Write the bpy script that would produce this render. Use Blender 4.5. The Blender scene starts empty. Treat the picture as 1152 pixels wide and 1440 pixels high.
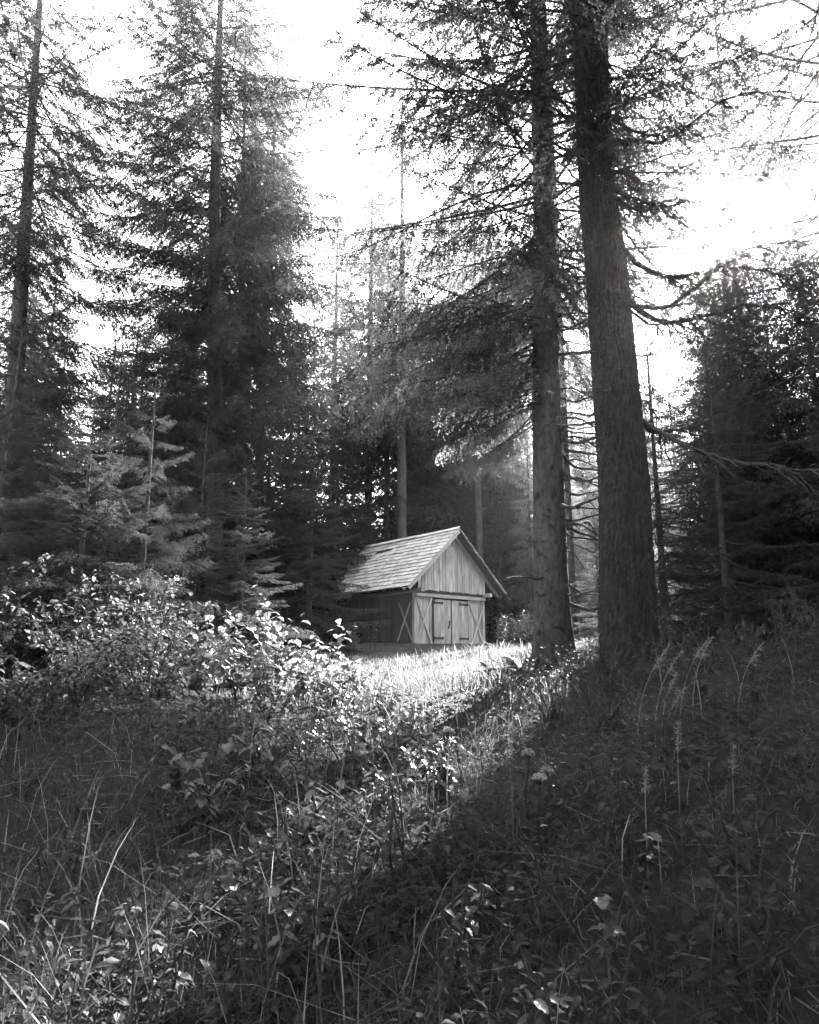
import bpy, math, random
import numpy as np
from mathutils import Vector, Matrix, Euler

SC = bpy.context.scene
COL = SC.collection
PI = math.pi

# ------------------------------------------------------------------ camera, sky, sun, exposure
EYE = 1.6
cd = bpy.data.cameras.new('camera')
cam = bpy.data.objects.new('camera', cd)
COL.objects.link(cam)
cam.location = (0, 0, EYE)
cam.rotation_euler = (math.radians(90 + 11.98), 0, 0)
cd.sensor_fit = 'VERTICAL'
cd.sensor_height = 38.92
cd.lens = 28.0
cd.clip_start = 0.05
cd.clip_end = 2000
SC.camera = cam

SUN = Vector((0.419, 0.900, 0.576)).normalized()
SUN_EL = math.asin(SUN.z)
SUN_AZ = math.atan2(SUN.x, SUN.y)
world = bpy.data.worlds.new('World')
SC.world = world
world.use_nodes = True
wn = world.node_tree
wn.nodes.clear()
w_out = wn.nodes.new('ShaderNodeOutputWorld')
w_bg = wn.nodes.new('ShaderNodeBackground')
w_bw = wn.nodes.new('ShaderNodeRGBToBW')
w_sky = wn.nodes.new('ShaderNodeTexSky')
w_sky.sky_type = 'NISHITA'
w_sky.sun_disc = False
w_sky.sun_elevation = SUN_EL
w_sky.sun_rotation = SUN_AZ
w_sky.air_density = 3.0
w_sky.dust_density = 0.3
wn.links.new(w_sky.outputs[0], w_bw.inputs[0])
wn.links.new(w_bw.outputs[0], w_bg.inputs['Color'])
wn.links.new(w_bg.outputs[0], w_out.inputs['Surface'])
w_bg.inputs['Strength'].default_value = 0.15

sd = bpy.data.lights.new('sun', 'SUN')
sd.energy = 5.0
sd.angle = math.radians(0.6)
sun = bpy.data.objects.new('sun', sd)
COL.objects.link(sun)
sun.rotation_euler = (-SUN).to_track_quat('-Z', 'Y').to_euler()
sun.location = (20, 40, 30)

vs = SC.view_settings
vs.view_transform = 'Standard'
vs.look = 'None'
vs.gamma = 1
vs.use_curve_mapping = False
vs.exposure = 3.9
cy = SC.cycles
cy.use_adaptive_sampling = True
cy.adaptive_threshold = .02
cy.use_denoising = True
cy.denoiser = 'OPENIMAGEDENOISE'
cy.denoising_input_passes = 'RGB_ALBEDO_NORMAL'
cy.denoising_prefilter = 'NONE'
cy.max_bounces = 5
cy.diffuse_bounces = 2
cy.glossy_bounces = 2
cy.transmission_bounces = 4
cy.volume_bounces = 0
cy.transparent_max_bounces = 4
cy.caustics_reflective = False
cy.caustics_refractive = False
cy.sample_clamp_indirect = 0.5

rng = np.random.default_rng(11)
random.seed(11)

# ------------------------------------------------------------------ helpers
def mesh_np(name, verts, tris, mats, mi=None, smooth=False):
    verts = np.asarray(verts, dtype=np.float32).reshape(-1, 3)
    tris = np.asarray(tris, dtype=np.int32).reshape(-1, 3)
    me = bpy.data.meshes.new(name)
    me.vertices.add(len(verts))
    me.vertices.foreach_set('co', verts.ravel())
    me.loops.add(len(tris) * 3)
    me.loops.foreach_set('vertex_index', tris.ravel())
    me.polygons.add(len(tris))
    me.polygons.foreach_set('loop_start', np.arange(len(tris), dtype=np.int32) * 3)
    if mi is not None:
        me.polygons.foreach_set('material_index', np.asarray(mi, dtype=np.int32))
    me.polygons.foreach_set('use_smooth', np.full(len(tris), smooth, dtype=bool))
    for m in (mats if isinstance(mats, (list, tuple)) else [mats]):
        me.materials.append(m)
    me.update()
    return me

def link(name, me, parent=None, loc=(0, 0, 0), rot=(0, 0, 0), scale=(1, 1, 1)):
    o = bpy.data.objects.new(name, me)
    COL.objects.link(o)
    o.parent = parent
    o.location = loc
    o.rotation_euler = rot
    o.scale = scale
    return o

def tag(o, label=None, cat=None, group=None, kind=None):
    if label: o['label'] = label
    if cat: o['category'] = cat
    if group: o['group'] = group
    if kind: o['kind'] = kind
    return o

def thing(name, label, cat, loc=(0, 0, 0), rz=0.0, group=None):
    o = link(name, None, None, loc, (0, 0, rz))
    o.empty_display_size = 0.2
    return tag(o, label, cat, group)

class MB:
    """collects triangles"""
    def __init__(self):
        self.v = []; self.t = []; self.m = []; self.n = 0
    def add(self, v, t, mi=0):
        v = np.asarray(v, dtype=np.float32).reshape(-1, 3)
        t = np.asarray(t, dtype=np.int32).reshape(-1, 3)
        self.v.append(v); self.t.append(t + self.n); self.m.append(np.full(len(t), mi)); self.n += len(v)
    def arrays(self):
        return np.concatenate(self.v), np.concatenate(self.t), np.concatenate(self.m)
    def mesh(self, name, mats, smooth=False):
        v, t, m = self.arrays()
        return mesh_np(name, v, t, mats, m, smooth)
    def box(self, c, s, mi=0, rot=None):
        v = np.array([[x, y, z] for x in (-.5, .5) for y in (-.5, .5) for z in (-.5, .5)]) * np.array(s)
        if rot is not None: v = v @ np.array(rot.to_matrix()).T
        self.add(v + np.array(c), BOXT, mi)
    def tube(self, pts, rad, sides=6, mi=0, cap=True):
        pts = np.asarray(pts, dtype=float); n = len(pts)
        rad = np.broadcast_to(np.asarray(rad, dtype=float), (n,))
        tan = np.gradient(pts, axis=0); tan /= np.linalg.norm(tan, axis=1)[:, None] + 1e-9
        ref = np.array([0, 0, 1.]) if abs(tan[:, 2]).mean() < .8 else np.array([1., 0, 0])
        a = np.cross(tan, ref); a /= np.linalg.norm(a, axis=1)[:, None] + 1e-9
        b = np.cross(tan, a)
        th = np.arange(sides) * 2 * PI / sides
        v = pts[:, None] + rad[:, None, None] * (np.cos(th)[None, :, None] * a[:, None] + np.sin(th)[None, :, None] * b[:, None])
        t = []
        for i in range(n - 1):
            for j in range(sides):
                k = (j + 1) % sides
                t += [[i*sides+j, i*sides+k, (i+1)*sides+k], [i*sides+j, (i+1)*sides+k, (i+1)*sides+j]]
        if cap:
            for j in range(1, sides - 1):
                t.append([(n-1)*sides, (n-1)*sides+j, (n-1)*sides+j+1]); t.append([0, j+1, j])
        self.add(v.reshape(-1, 3), t, mi)

BOXT = [[0,1,3],[0,3,2],[4,6,7],[4,7,5],[0,4,5],[0,5,1],[2,3,7],[2,7,6],[0,2,6],[0,6,4],[1,5,7],[1,7,3]]

def norm(a):
    return a / (np.linalg.norm(a, axis=-1, keepdims=True) + 1e-9)

def sm(a, b, x):
    t = np.clip((np.asarray(x, dtype=float) - a) / (b - a), 0, 1)
    return t * t * (3 - 2 * t)

def gz(x, y):
    """height of the ground"""
    x = np.asarray(x, dtype=float); y = np.asarray(y, dtype=float)
    z = np.where(y < 0, 0.03 * y, 0.09 * np.minimum(y, 28.0))
    z = z + 0.10 * np.clip(y - 42, 0, 60)
    z = z + 0.15 * np.clip(x - 0.3, 0, 7) * (1 - sm(17, 27, y)) + 0.13 * np.clip(x - .7, 0, 3) * (1 - sm(7.5, 11, y)) * sm(1.5, 4, y)
    z = z + 0.10 * np.clip(-x - 1.0, 0, 5) * sm(3, 9, y) * (1 - sm(14, 21, y)) - 0.05 * np.clip(-x - 1.5, 0, 6) * sm(16, 24, y)
    z = z + 0.06 * np.sin(x * 1.1 + y * .45) * np.cos(y * .8 - x * .3) * sm(30, 24, y) + 0.03 * np.sin(x * 2.7) * np.sin(y * 2.1 + 1)* sm(30, 24, y)
    return z

# ------------------------------------------------------------------ materials (a monochrome photograph: greys)
def new_mat(name):
    m = bpy.data.materials.new(name)
    m.use_nodes = True
    nt = m.node_tree
    p = nt.nodes['Principled BSDF']
    return m, nt, p

def noise(nt, scale, detail=4, rough=.6, vec=None, coord='Object', stretch=None):
    tc = nt.nodes.new('ShaderNodeTexCoord')
    n = nt.nodes.new('ShaderNodeTexNoise')
    n.inputs['Scale'].default_value = scale
    n.inputs['Detail'].default_value = detail
    n.inputs['Roughness'].default_value = rough
    out = tc.outputs[coord]
    if stretch:
        mp = nt.nodes.new('ShaderNodeMapping')
        mp.inputs['Scale'].default_value = stretch
        nt.links.new(out, mp.inputs['Vector']); out = mp.outputs[0]
    nt.links.new(out, n.inputs['Vector'])
    return n.outputs['Fac']

def ramp(nt, fac, stops):
    r = nt.nodes.new('ShaderNodeValToRGB')
    e = r.color_ramp.elements
    while len(e) < len(stops): e.new(.5)
    for k, (p, g) in enumerate(stops):
        e[k].position = p; e[k].color = (g, g, g, 1)
    nt.links.new(fac, r.inputs['Fac'])
    return r.outputs['Color']

def mul(nt, a, b):
    m = nt.nodes.new('ShaderNodeMix'); m.data_type = 'RGBA'; m.blend_type = 'MULTIPLY'
    m.inputs[0].default_value = 1
    nt.links.new(a, m.inputs[6]); nt.links.new(b, m.inputs[7])
    return m.outputs[2]

def rnd(nt, lo, hi):
    oi = nt.nodes.new('ShaderNodeObjectInfo')
    return ramp(nt, oi.outputs['Random'], [(0, lo), (1, hi)])

def bump(nt, p, h, strength, dist=.02):
    b = nt.nodes.new('ShaderNodeBump')
    b.inputs['Strength'].default_value = strength
    b.inputs['Distance'].default_value = dist
    nt.links.new(h, b.inputs['Height']); nt.links.new(b.outputs[0], p.inputs['Normal'])

def leaf_mat(name, lo, hi, trans, mixf=.4, rough=.45, spec=.3, vscale=1.5, plain=False):
    m, nt, p = new_mat(name)
    f = noise(nt, vscale, 3)
    c = ramp(nt, f, [(.3, lo), (.7, hi)])
    c = mul(nt, c, rnd(nt, .75, 1.0))
    nt.links.new(c, p.inputs['Base Color'])
    p.inputs['Roughness'].default_value = rough
    p.inputs['Specular IOR Level'].default_value = spec
    t = nt.nodes.new('ShaderNodeBsdfTranslucent')
    c2 = ramp(nt, f, [(.3, trans * .7), (.7, trans)])
    nt.links.new(c2, t.inputs['Color'])
    mx = nt.nodes.new('ShaderNodeMixShader')
    mx.inputs[0].default_value = mixf
    if plain:
        df = nt.nodes.new('ShaderNodeBsdfDiffuse')
        nt.links.new(c, df.inputs['Color']); nt.nodes.remove(p); p = df
    nt.links.new(p.outputs[0], mx.inputs[1]); nt.links.new(t.outputs[0], mx.inputs[2])
    nt.links.new(mx.outputs[0], nt.nodes['Material Output'].inputs['Surface'])
    return m

M = {}
M['needle'] = leaf_mat('needle', .035, .065, .13, .35, .5, .25, plain=True)
M['needle_sunlit'] = leaf_mat('needle_sunlit', .07, .11, .34, .5, .5, .25, plain=True)  # brighter copy of the needles: sunlight on the boughs put into the colour
M['needle_dark'] = leaf_mat('needle_dark', .03, .05, .06, .3, .5, .2, plain=True)
M['leaf'] = leaf_mat('leaf', .045, .09, .30, .4, .35, .45, 3)
M['leaf_dark'] = leaf_mat('leaf_dark', .028, .055, .11, .4, .5, .2, 3)
M['leaf_small'] = leaf_mat('leaf_small', .025, .05, .10, .45, .55, .12, 3)
M['grass'] = leaf_mat('grass', .028, .055, .11, .45, .6, .1, .8)
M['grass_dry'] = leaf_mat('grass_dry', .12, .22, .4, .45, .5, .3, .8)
M['flower'] = leaf_mat('flower', .3, .42, .4, .3, .6, .2, 5)

def bark(name, lo, hi, spots):
    m, nt, p = new_mat(name)
    f = noise(nt, 16, 8, .7, stretch=(1, 1, .35))
    f2 = noise(nt, 2.2, 3)
    c = mul(nt, ramp(nt, f, [(.35, lo), (.65, hi)]), ramp(nt, f2, [(.35, .65), (.65, 1)]))
    if spots:
        s = noise(nt, 7, 2, .5)
        c = mul(nt, c, ramp(nt, s, [(.30, .35), (.42, 1)]))
    nt.links.new(c, p.inputs['Base Color'])
    p.inputs['Roughness'].default_value = .9
    p.inputs['Specular IOR Level'].default_value = .15
    bump(nt, p, f, .8, .03)
    return m
M['bark_spruce'] = bark('bark_spruce', .04, .10, True)
M['bark_fissured'] = bark('bark_fissured', .015, .045, False)
M['bark_thin'] = bark('bark_thin', .04, .10, False)
M['twig'] = bark('twig', .035, .08, False)

def wood(name, lo, hi, axis='z', stain=.74):
    m, nt, p = new_mat(name)
    st = {'z': (14, 14, .9), 'x': (.9, 14, 14), 'y': (14, .9, 14)}[axis]
    oi = nt.nodes.new('ShaderNodeObjectInfo')
    tc = nt.nodes.new('ShaderNodeTexCoord')
    vm = nt.nodes.new('ShaderNodeVectorMath'); vm.operation = 'MULTIPLY_ADD'
    cmb = nt.nodes.new('ShaderNodeCombineXYZ')
    for k in range(3): nt.links.new(oi.outputs['Random'], cmb.inputs[k])
    vm.inputs[1].default_value = (37, 37, 37)
    nt.links.new(cmb.outputs[0], vm.inputs[0]); nt.links.new(tc.outputs['Object'], vm.inputs[2])
    mp = nt.nodes.new('ShaderNodeMapping'); mp.inputs['Scale'].default_value = st
    nt.links.new(vm.outputs[0], mp.inputs['Vector'])
    n = nt.nodes.new('ShaderNodeTexNoise'); n.inputs['Scale'].default_value = 1.6; n.inputs['Detail'].default_value = 6
    n.inputs['Roughness'].default_value = .6; n.inputs['Distortion'].default_value = .4
    nt.links.new(mp.outputs[0], n.inputs['Vector'])
    n2 = nt.nodes.new('ShaderNodeTexNoise'); n2.inputs['Scale'].default_value = 1.3; n2.inputs['Detail'].default_value = 4
    nt.links.new(vm.outputs[0], n2.inputs['Vector'])
    c = ramp(nt, n.outputs['Fac'], [(.25, lo), (.5, (lo + hi) / 2), (.7, hi)])
    c = mul(nt, c, ramp(nt, n2.outputs['Fac'], [(.3, stain), (.6, 1)]))
    c = mul(nt, c, rnd(nt, .68, 1.0))
    nt.links.new(c, p.inputs['Base Color'])
    p.inputs['Roughness'].default_value = .75
    p.inputs['Specular IOR Level'].default_value = .25
    bump(nt, p, n.outputs['Fac'], .5, .01)
    return m
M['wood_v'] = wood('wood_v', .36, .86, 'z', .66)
M['wood_x'] = wood('wood_x', .50, .78, 'x')
M['wood_y'] = wood('wood_y', .42, .66, 'y')
M['wood_shaded'] = wood('wood_shaded', .10, .20, 'z')  # same wood darkened: shade on side walls and rafters put into the colour
M['shingle'] = wood('shingle', .44, .88, 'x', .6)
m, nt, p = new_mat('iron'); p.inputs['Base Color'].default_value = (.02, .02, .02, 1); p.inputs['Roughness'].default_value = .6
nt.links.new(ramp(nt, noise(nt, 30), [(.3, .015), (.7, .05)]), p.inputs['Base Color']); M['iron'] = m
m, nt, p = new_mat('shade_wood'); nt.links.new(ramp(nt, noise(nt, 6), [(.3, .05), (.7, .10)]), p.inputs['Base Color']); p.inputs['Roughness'].default_value = .9; M['shade_wood'] = m  # dark wood: shade of gaps and roof underside put into the colour
m, nt, p = new_mat('soil')
nt.links.new(mul(nt, ramp(nt, noise(nt, .8, 8, .7), [(.35, .02), (.65, .055)]), ramp(nt, noise(nt, 14, 4), [(.3, .5), (.7, 1)])), p.inputs['Base Color'])
p.inputs['Roughness'].default_value = 1; p.inputs['Specular IOR Level'].default_value = .1
bump(nt, p, noise(nt, 9, 6), .8, .06); M['soil'] = m

# ------------------------------------------------------------------ ground
def ground():
    u = np.linspace(-1, 1, 241)
    xs = np.sinh(u * 4.2) * 7.0
    v = np.linspace(-1, 1, 261)
    ys = 12 + np.sinh(v * 4.0) * 9.0
    X, Y = np.meshgrid(xs, ys)
    Z = gz(X, Y)
    V = np.stack([X, Y, Z], -1).reshape(-1, 3)
    nx = len(xs)
    i, j = np.meshgrid(np.arange(len(ys) - 1), np.arange(nx - 1), indexing='ij')
    a = (i * nx + j).ravel()
    T = np.concatenate([np.stack([a, a + 1, a + nx + 1], -1), np.stack([a, a + nx + 1, a + nx], -1)])
    o = link('ground', mesh_np('ground', V, T, M['soil'], smooth=True))
    tag(o, kind='structure')
ground()

# ------------------------------------------------------------------ the hut
HUT_X, HUT_Y, HUT_Z, HUT_YAW = 0.187, 28.618, 0.949 + EYE, 0.687
W, LEN, HW = 3.823, 5.45, 1.95
HR, EZ, EO, OF, LB = 4.591, 2.115, 0.724, 0.55, 5.955
def hut():
    H = thing('wooden_hut', 'weathered plank hut with shingled gable roof and double door at forest edge', 'hut', (HUT_X, HUT_Y, HUT_Z), HUT_YAW)
    def bx(name, c, s, mat, parent=H, rot=None, bev=.006):
        b = MB(); b.box((0, 0, 0), s)
        o = link(name, b.mesh(name, mat), parent, c)
        if rot is not None: o.rotation_euler = rot
        return o
    slope = (HR - EZ) / (W / 2 + EO)
    roof_z = lambda u: HR - slope * abs(u - W / 2)
    R = random.Random(5)
    # corner posts
    for (u, v) in ((.06, .06), (W - .06, .06), (.06, LEN - .06), (W - .06, LEN - .06)):
        bx('post', (u, v, HW / 2 - .25), (.13, .13, HW + .5), M['wood_v'])
    # sill beam and wall plates, ridge beam (ends stick out under the roof)
    bx('sill_beam', (W / 2, .06, -.12), (W - .26, .12, .2), M['wood_x'])
    for u in (.06, W - .06):
        bx('wall_plate', (u, (LEN - .35) / 2, HW + .075), (.15, LEN + .55, .15), M['wood_y'])
    bx('ridge_beam', (W / 2, LEN / 2, HR - .33), (.14, LEN + .75, .17), M['wood_y'])
    bx('king_post', (W / 2 + .06, -.135, HR - .47), (.09, .05, .42), M['wood_v'])
    # lintel
    bx('lintel', (W / 2, -.005, 1.865), (W - .02, .16, .13), M['wood_x'])
    # front wall planks beside the doors
    def planks(u0, u1, z0, z1, v, name='plank', mat=M['wood_v'], parent=H, w=.16, topf=None, th=.026):
        n = max(1, round((u1 - u0) / w)); x = u0
        ws = [R.uniform(.8, 1.2) for _ in range(n)]; s = sum(ws)
        for k in range(n):
            ww = ws[k] / s * (u1 - u0)
            a, b = x + .007, x + ww - .008
            za = z1 if topf is None else topf(a); zb = z1 if topf is None else topf(b)
            jit = R.uniform(-.008, .010); zb0 = z0 + R.uniform(-.015, .015)
            vv = [[a, -th/2, zb0], [b, -th/2, zb0], [b, -th/2, zb], [a, -th/2, za], [a, th/2, zb0], [b, th/2, zb0], [b, th/2, zb], [a, th/2, za]]
            pk = None
            if topf and a < W / 2 < b:
                pk = topf(W / 2)
                vv = [[a, -th/2, zb0], [b, -th/2, zb0], [b, -th/2, zb], [W/2, -th/2, pk], [a, -th/2, za], [a, th/2, zb0], [b, th/2, zb0], [b, th/2, zb], [W/2, th/2, pk], [a, th/2, za]]
            m_ = len(vv) // 2
            vv = np.array(vv); c = np.array([(a + b) / 2, 0, (z0 + max(za, zb)) / 2])
            t = []
            for q in range(1, m_ - 1): t += [[0, q, q + 1], [m_, m_ + q + 1, m_ + q]]
            for q in range(m_):
                r = (q + 1) % m_; t += [[q, m_ + q, m_ + r], [q, m_ + r, r]]
            link(name, mesh_np(name, vv - c, t, mat), parent, (c[0], v - jit, c[2]))
            x += ww
    planks(.13, .95, -.35, 1.80, .045)
    planks(2.88, W - .13, -.35, 1.80, .045)
    # gable boarding, standing proud of the lintel
    planks(.09, W - .06, 2.05, 0, -.10, 'gable_plank', M['wood_v'], w=.15, topf=lambda u: roof_z(u) - .17)
    bx('gable_shadow_strip', (W / 2, -.03, 2.0), (W - .06, .06, .10), M['shade_wood'])  # dark strip standing in for the shadow line below the gable boards
    # doors
    for (a, b, hinge) in ((1.00, 1.885, -1), (1.945, 2.83, 1)):
        c = ((a + b) / 2, -.012, .0)
        D = bx('door', ((a + b) / 2, .03, .87), (b - a - .03, .02, 1.70), M['shade_wood'])
        for k in range(5):
            w_ = (b - a) / 5
            bb = MB(); bb.box((0, 0, 0), (w_ - .006, .028, 1.74 + R.uniform(-.015, .01)))
            link('door_plank', bb.mesh('door_plank', M['wood_v']), D, (-(b - a) / 2 + w_ * (k + .5), -.034 + R.uniform(-.003, .003), .0))
        for z in (1.60, .22):
            hb = MB(); L_ = .46
            hb.box((-hinge * L_ / 2, 0, 0), (L_, .016, .07)); hb.tube([(0, -.012, -.06), (0, -.012, .06)], .022, 8)
            hb.box((-hinge * (L_ - .03), -.002, 0), (.07, .022, .11))
            link('hinge', hb.mesh('hinge', M['iron']), D, (hinge * ((b - a) / 2 - .01), -.058, z - .87))
        if hinge < 0:
            hb = MB(); hb.tube([(0, -.02, -.16), (.02, -.045, -.08), (.06, -.045, .06), (.09, -.02, .16)], .03, 6)
            link('handle', hb.mesh('handle', M['iron']), D, ((b - a) / 2 - .17, -.055, -.12))
    # dark strip standing in for the shaded gap on the left, jamb on the right
    bx('jamb_or_gap_strip', (.968, .03, .84), (.05, .10, 1.80), M['shade_wood'])
    bx('jamb_or_gap_strip', (2.865, .01, .84), (.03, .10, 1.80), M['wood_v'])
    # X braces
    def brace(p, q, wd=.085, th=.034, mat=M['wood_v'], side=False):
        p = Vector(p); q = Vector(q); d = q - p
        b = MB(); b.box((0, 0, 0), (wd, th, d.length) if not side else (th, wd, d.length))
        o = link('brace', b.mesh('brace', mat), H, (p + q) / 2)
        if side: o.rotation_euler = (-math.atan2(d.y, d.z), 0, 0)
        else: o.rotation_euler = (0, math.atan2(d.x, d.z), 0)
    brace((.10, -.006, 1.74), (.93, -.006, -.12)); brace((.86, -.040, 1.76), (.10, -.040, .12))
    brace((2.93, -.006, 1.72), (W - .05, -.006, -.05)); brace((W - .08, -.040, 1.62), (3.0, -.040, -.1))
    bx('panel_rail', (.54, -.004, 1.745), (.78, .03, .05), M['wood_x'])
    bx('panel_rail', (3.32, -.004, 1.745), (.84, .03, .05), M['wood_x'])
    # side and rear walls
    n = 34
    for (u, sgn) in ((.03, -1), (W - .03, 1)):
        for k in range(n):
            w_ = (LEN - .26) / n
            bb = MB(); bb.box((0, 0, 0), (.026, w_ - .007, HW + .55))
            link('side_plank', bb.mesh('side_plank', M['wood_shaded']), H, (u + sgn * R.uniform(-.005, .005), .13 + w_ * (k + .5), HW / 2 - .28 ))
    for k in range(24):
        w_ = W / 24; u = w_ * (k + .5)
        hgt = roof_z(u) - .2 + .5
        bb = MB(); bb.box((0, 0, 0), (w_ - .007, .026, hgt))
        link('rear_plank', bb.mesh('rear_plank', M['wood_shaded']), H, (u, LEN + .02, hgt / 2 - .5))
    brace((-.004, .98, 1.62), (-.004, .16, .12), .07, .03, M['wood_v'], True); brace((-.036, .20, 1.55), (-.036, .98, .10), .07, .03, M['wood_v'], True)
    bx('side_rail', (-.004, 3.0, 1.02), (.03, 3.6, .08), M['wood_shaded'])
    # roof
    span = W / 2 + EO; sl = math.hypot(span, HR - EZ); ang = math.atan2(HR - EZ, span)
    roof = link('roof', None, H, (W / 2, 0, HR)); roof.empty_display_size = .2
    for sgn in (-1, 1):
        # boarding under the shingles
        b = MB(); b.box((0, 0, 0), (sl - .04, LB + OF - .08, .025))
        o = link('roof_boarding', b.mesh('roof_boarding', M['shade_wood']), roof, (sgn * span / 2, (LB - OF) / 2, -(HR - EZ) / 2 - .05), (0, sgn * ang, 0))
        # bargeboard along the front edge, rafters
        b = MB(); b.box((0, 0, 0), (sl + .02, .035, .17))
        if sgn < 0: link('bargeboard', b.mesh('bargeboard', M['wood_x']), roof, (sgn * span / 2, -OF + .01, -(HR - EZ) / 2 - .085), (0, sgn * ang, 0))
        for k, v in enumerate(np.linspace(.04, LEN - .1, 6)):
            b = MB(); b.box((0, 0, 0), (sl - .12, .10, .12))
            link('rafter', b.mesh('rafter', M['wood_x'] if k == 0 else M['wood_shaded']), roof, (sgn * span / 2, v - (.17 if k == 0 else 0), -(HR - EZ) / 2 - .14), (0, sgn * ang, 0))
        rows = 14; ex = sl / rows
        rest = MB()
        protos = []
        for k in range(5):
            b = MB(); b.box((0, 0, 0), (ex * 1.35, 1, .030)); protos.append(b.mesh('shingle', M['shingle']))
        for r in range(rows):
            v = -OF - .03 - R.uniform(0, .02)
            while v < LB - .05:
                w_ = R.uniform(.22, .50)
                if v + w_ > LB - .12: w_ = LB - v + R.uniform(-.01, .02)
                dist = (r + .5) * ex + ex * .12 + R.uniform(-.03, .035)
                gap = sgn < 0 and r == 2 and 3.2 < v + w_ / 2 < 4.3
                if not gap:
                    cx = sgn * math.cos(ang) * dist; cz = -math.sin(ang) * dist + .012 + R.uniform(0, .012)
                    rot = Euler((R.uniform(-.03, .03), sgn * (ang - .085 - R.uniform(0, .03)), sgn * R.uniform(-.012, .012)))
                    if sgn < 0:
                        link('shingle', R.choice(protos), roof, (cx, v + w_ / 2, cz), rot, (1, w_ - .016, R.uniform(.7, 1.3)))
                    else:
                        rest.box((cx, v + w_ / 2, cz), (ex * 1.35, w_ - .016, .030), 0, rot)
                v += w_
        if sgn > 0:
            tag(link('shingle_slope', rest.mesh('shingle_slope', M['shingle']), roof), kind='stuff')
    v = -OF - .05
    for w_ in (1.25, 1.4, 1.2, 1.35, 1.3):
        b = MB(); b.box((0, 0, 0), (.20, w_ + .02, .022))
        link('ridge_board', b.mesh('ridge_board', M['shingle']), roof, (-.06 + R.uniform(-.012, .012), v + w_ / 2, .04 + R.uniform(-.012, .012)), (R.uniform(-.012, .012), -ang + .1 + R.uniform(-.05, .05), R.uniform(-.01, .01)))
        v += w_
hut()

# ------------------------------------------------------------------ conifers
def needles(mb, p0, d, l, k, step, nl, nw, mi=1, spread=.85, tri=False):
    """fringe of needle tufts on twigs p0 + d*s - k*s^2 z"""
    p0 = np.asarray(p0, float); d = norm(np.asarray(d, float)); l = np.asarray(l, float); k = np.broadcast_to(k, l.shape)
    cnt = np.maximum(2, (l / step).astype(int))
    idx = np.repeat(np.arange(len(l)), cnt)
    n = len(idx)
    t = rng.random(n)
    s = t * l[idx]
    pos = p0[idx] + d[idx] * s[:, None]; pos[:, 2] -= k[idx] * s * s
    tan = d[idx].copy(); tan[:, 2] -= 2 * k[idx] * s; tan = norm(tan)
    per = rng.normal(size=(n, 3)); per -= (per * tan).sum(1)[:, None] * tan; per = norm(per)
    nd = norm(tan * rng.uniform(.4, 1.0, n)[:, None] + per * spread)
    wv = norm(np.cross(nd, rng.normal(size=(n, 3)))) * (nw * rng.uniform(.6, 1.2, n))[:, None] * .5
    L_ = (nl * rng.uniform(.6, 1.25, n) * (1 - .35 * t))[:, None]
    if tri:
        V = np.stack([pos + wv, pos + nd * L_, pos - wv], 1).reshape(-1, 3)
        mb.add(V, np.arange(n * 3).reshape(-1, 3), mi)
        return
    mid = pos + nd * L_ * .35
    V = np.stack([pos, mid + wv, pos + nd * L_, mid - wv], 1).reshape(-1, 3)
    b = np.arange(n) * 4
    T = np.concatenate([np.stack([b, b+1, b+2], 1), np.stack([b, b+2, b+3], 1)])
    mb.add(V, T, mi)

def twig_wood(mb, p0, d, l, k, w, mi=0):
    p0 = np.asarray(p0, float); d = norm(np.asarray(d, float)); l = np.asarray(l, float); k = np.broadcast_to(k, l.shape)
    n = len(l)
    m_ = p0 + d * (l * .5)[:, None]; m_[:, 2] -= k * (l * .5) ** 2
    e = p0 + d * l[:, None]; e[:, 2] -= k * l ** 2
    a = norm(np.cross(d, rng.normal(size=(n, 3)))) * w
    V = np.stack([p0 - a, p0 + a, m_ + a * .7, m_ - a * .7, e], 1).reshape(-1, 3)
    b = np.arange(n) * 5
    T = np.concatenate([np.stack([b, b+1, b+2], 1), np.stack([b, b+2, b+3], 1), np.stack([b+3, b+2, b+4], 1)])
    mb.add(V, T, mi)

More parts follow.
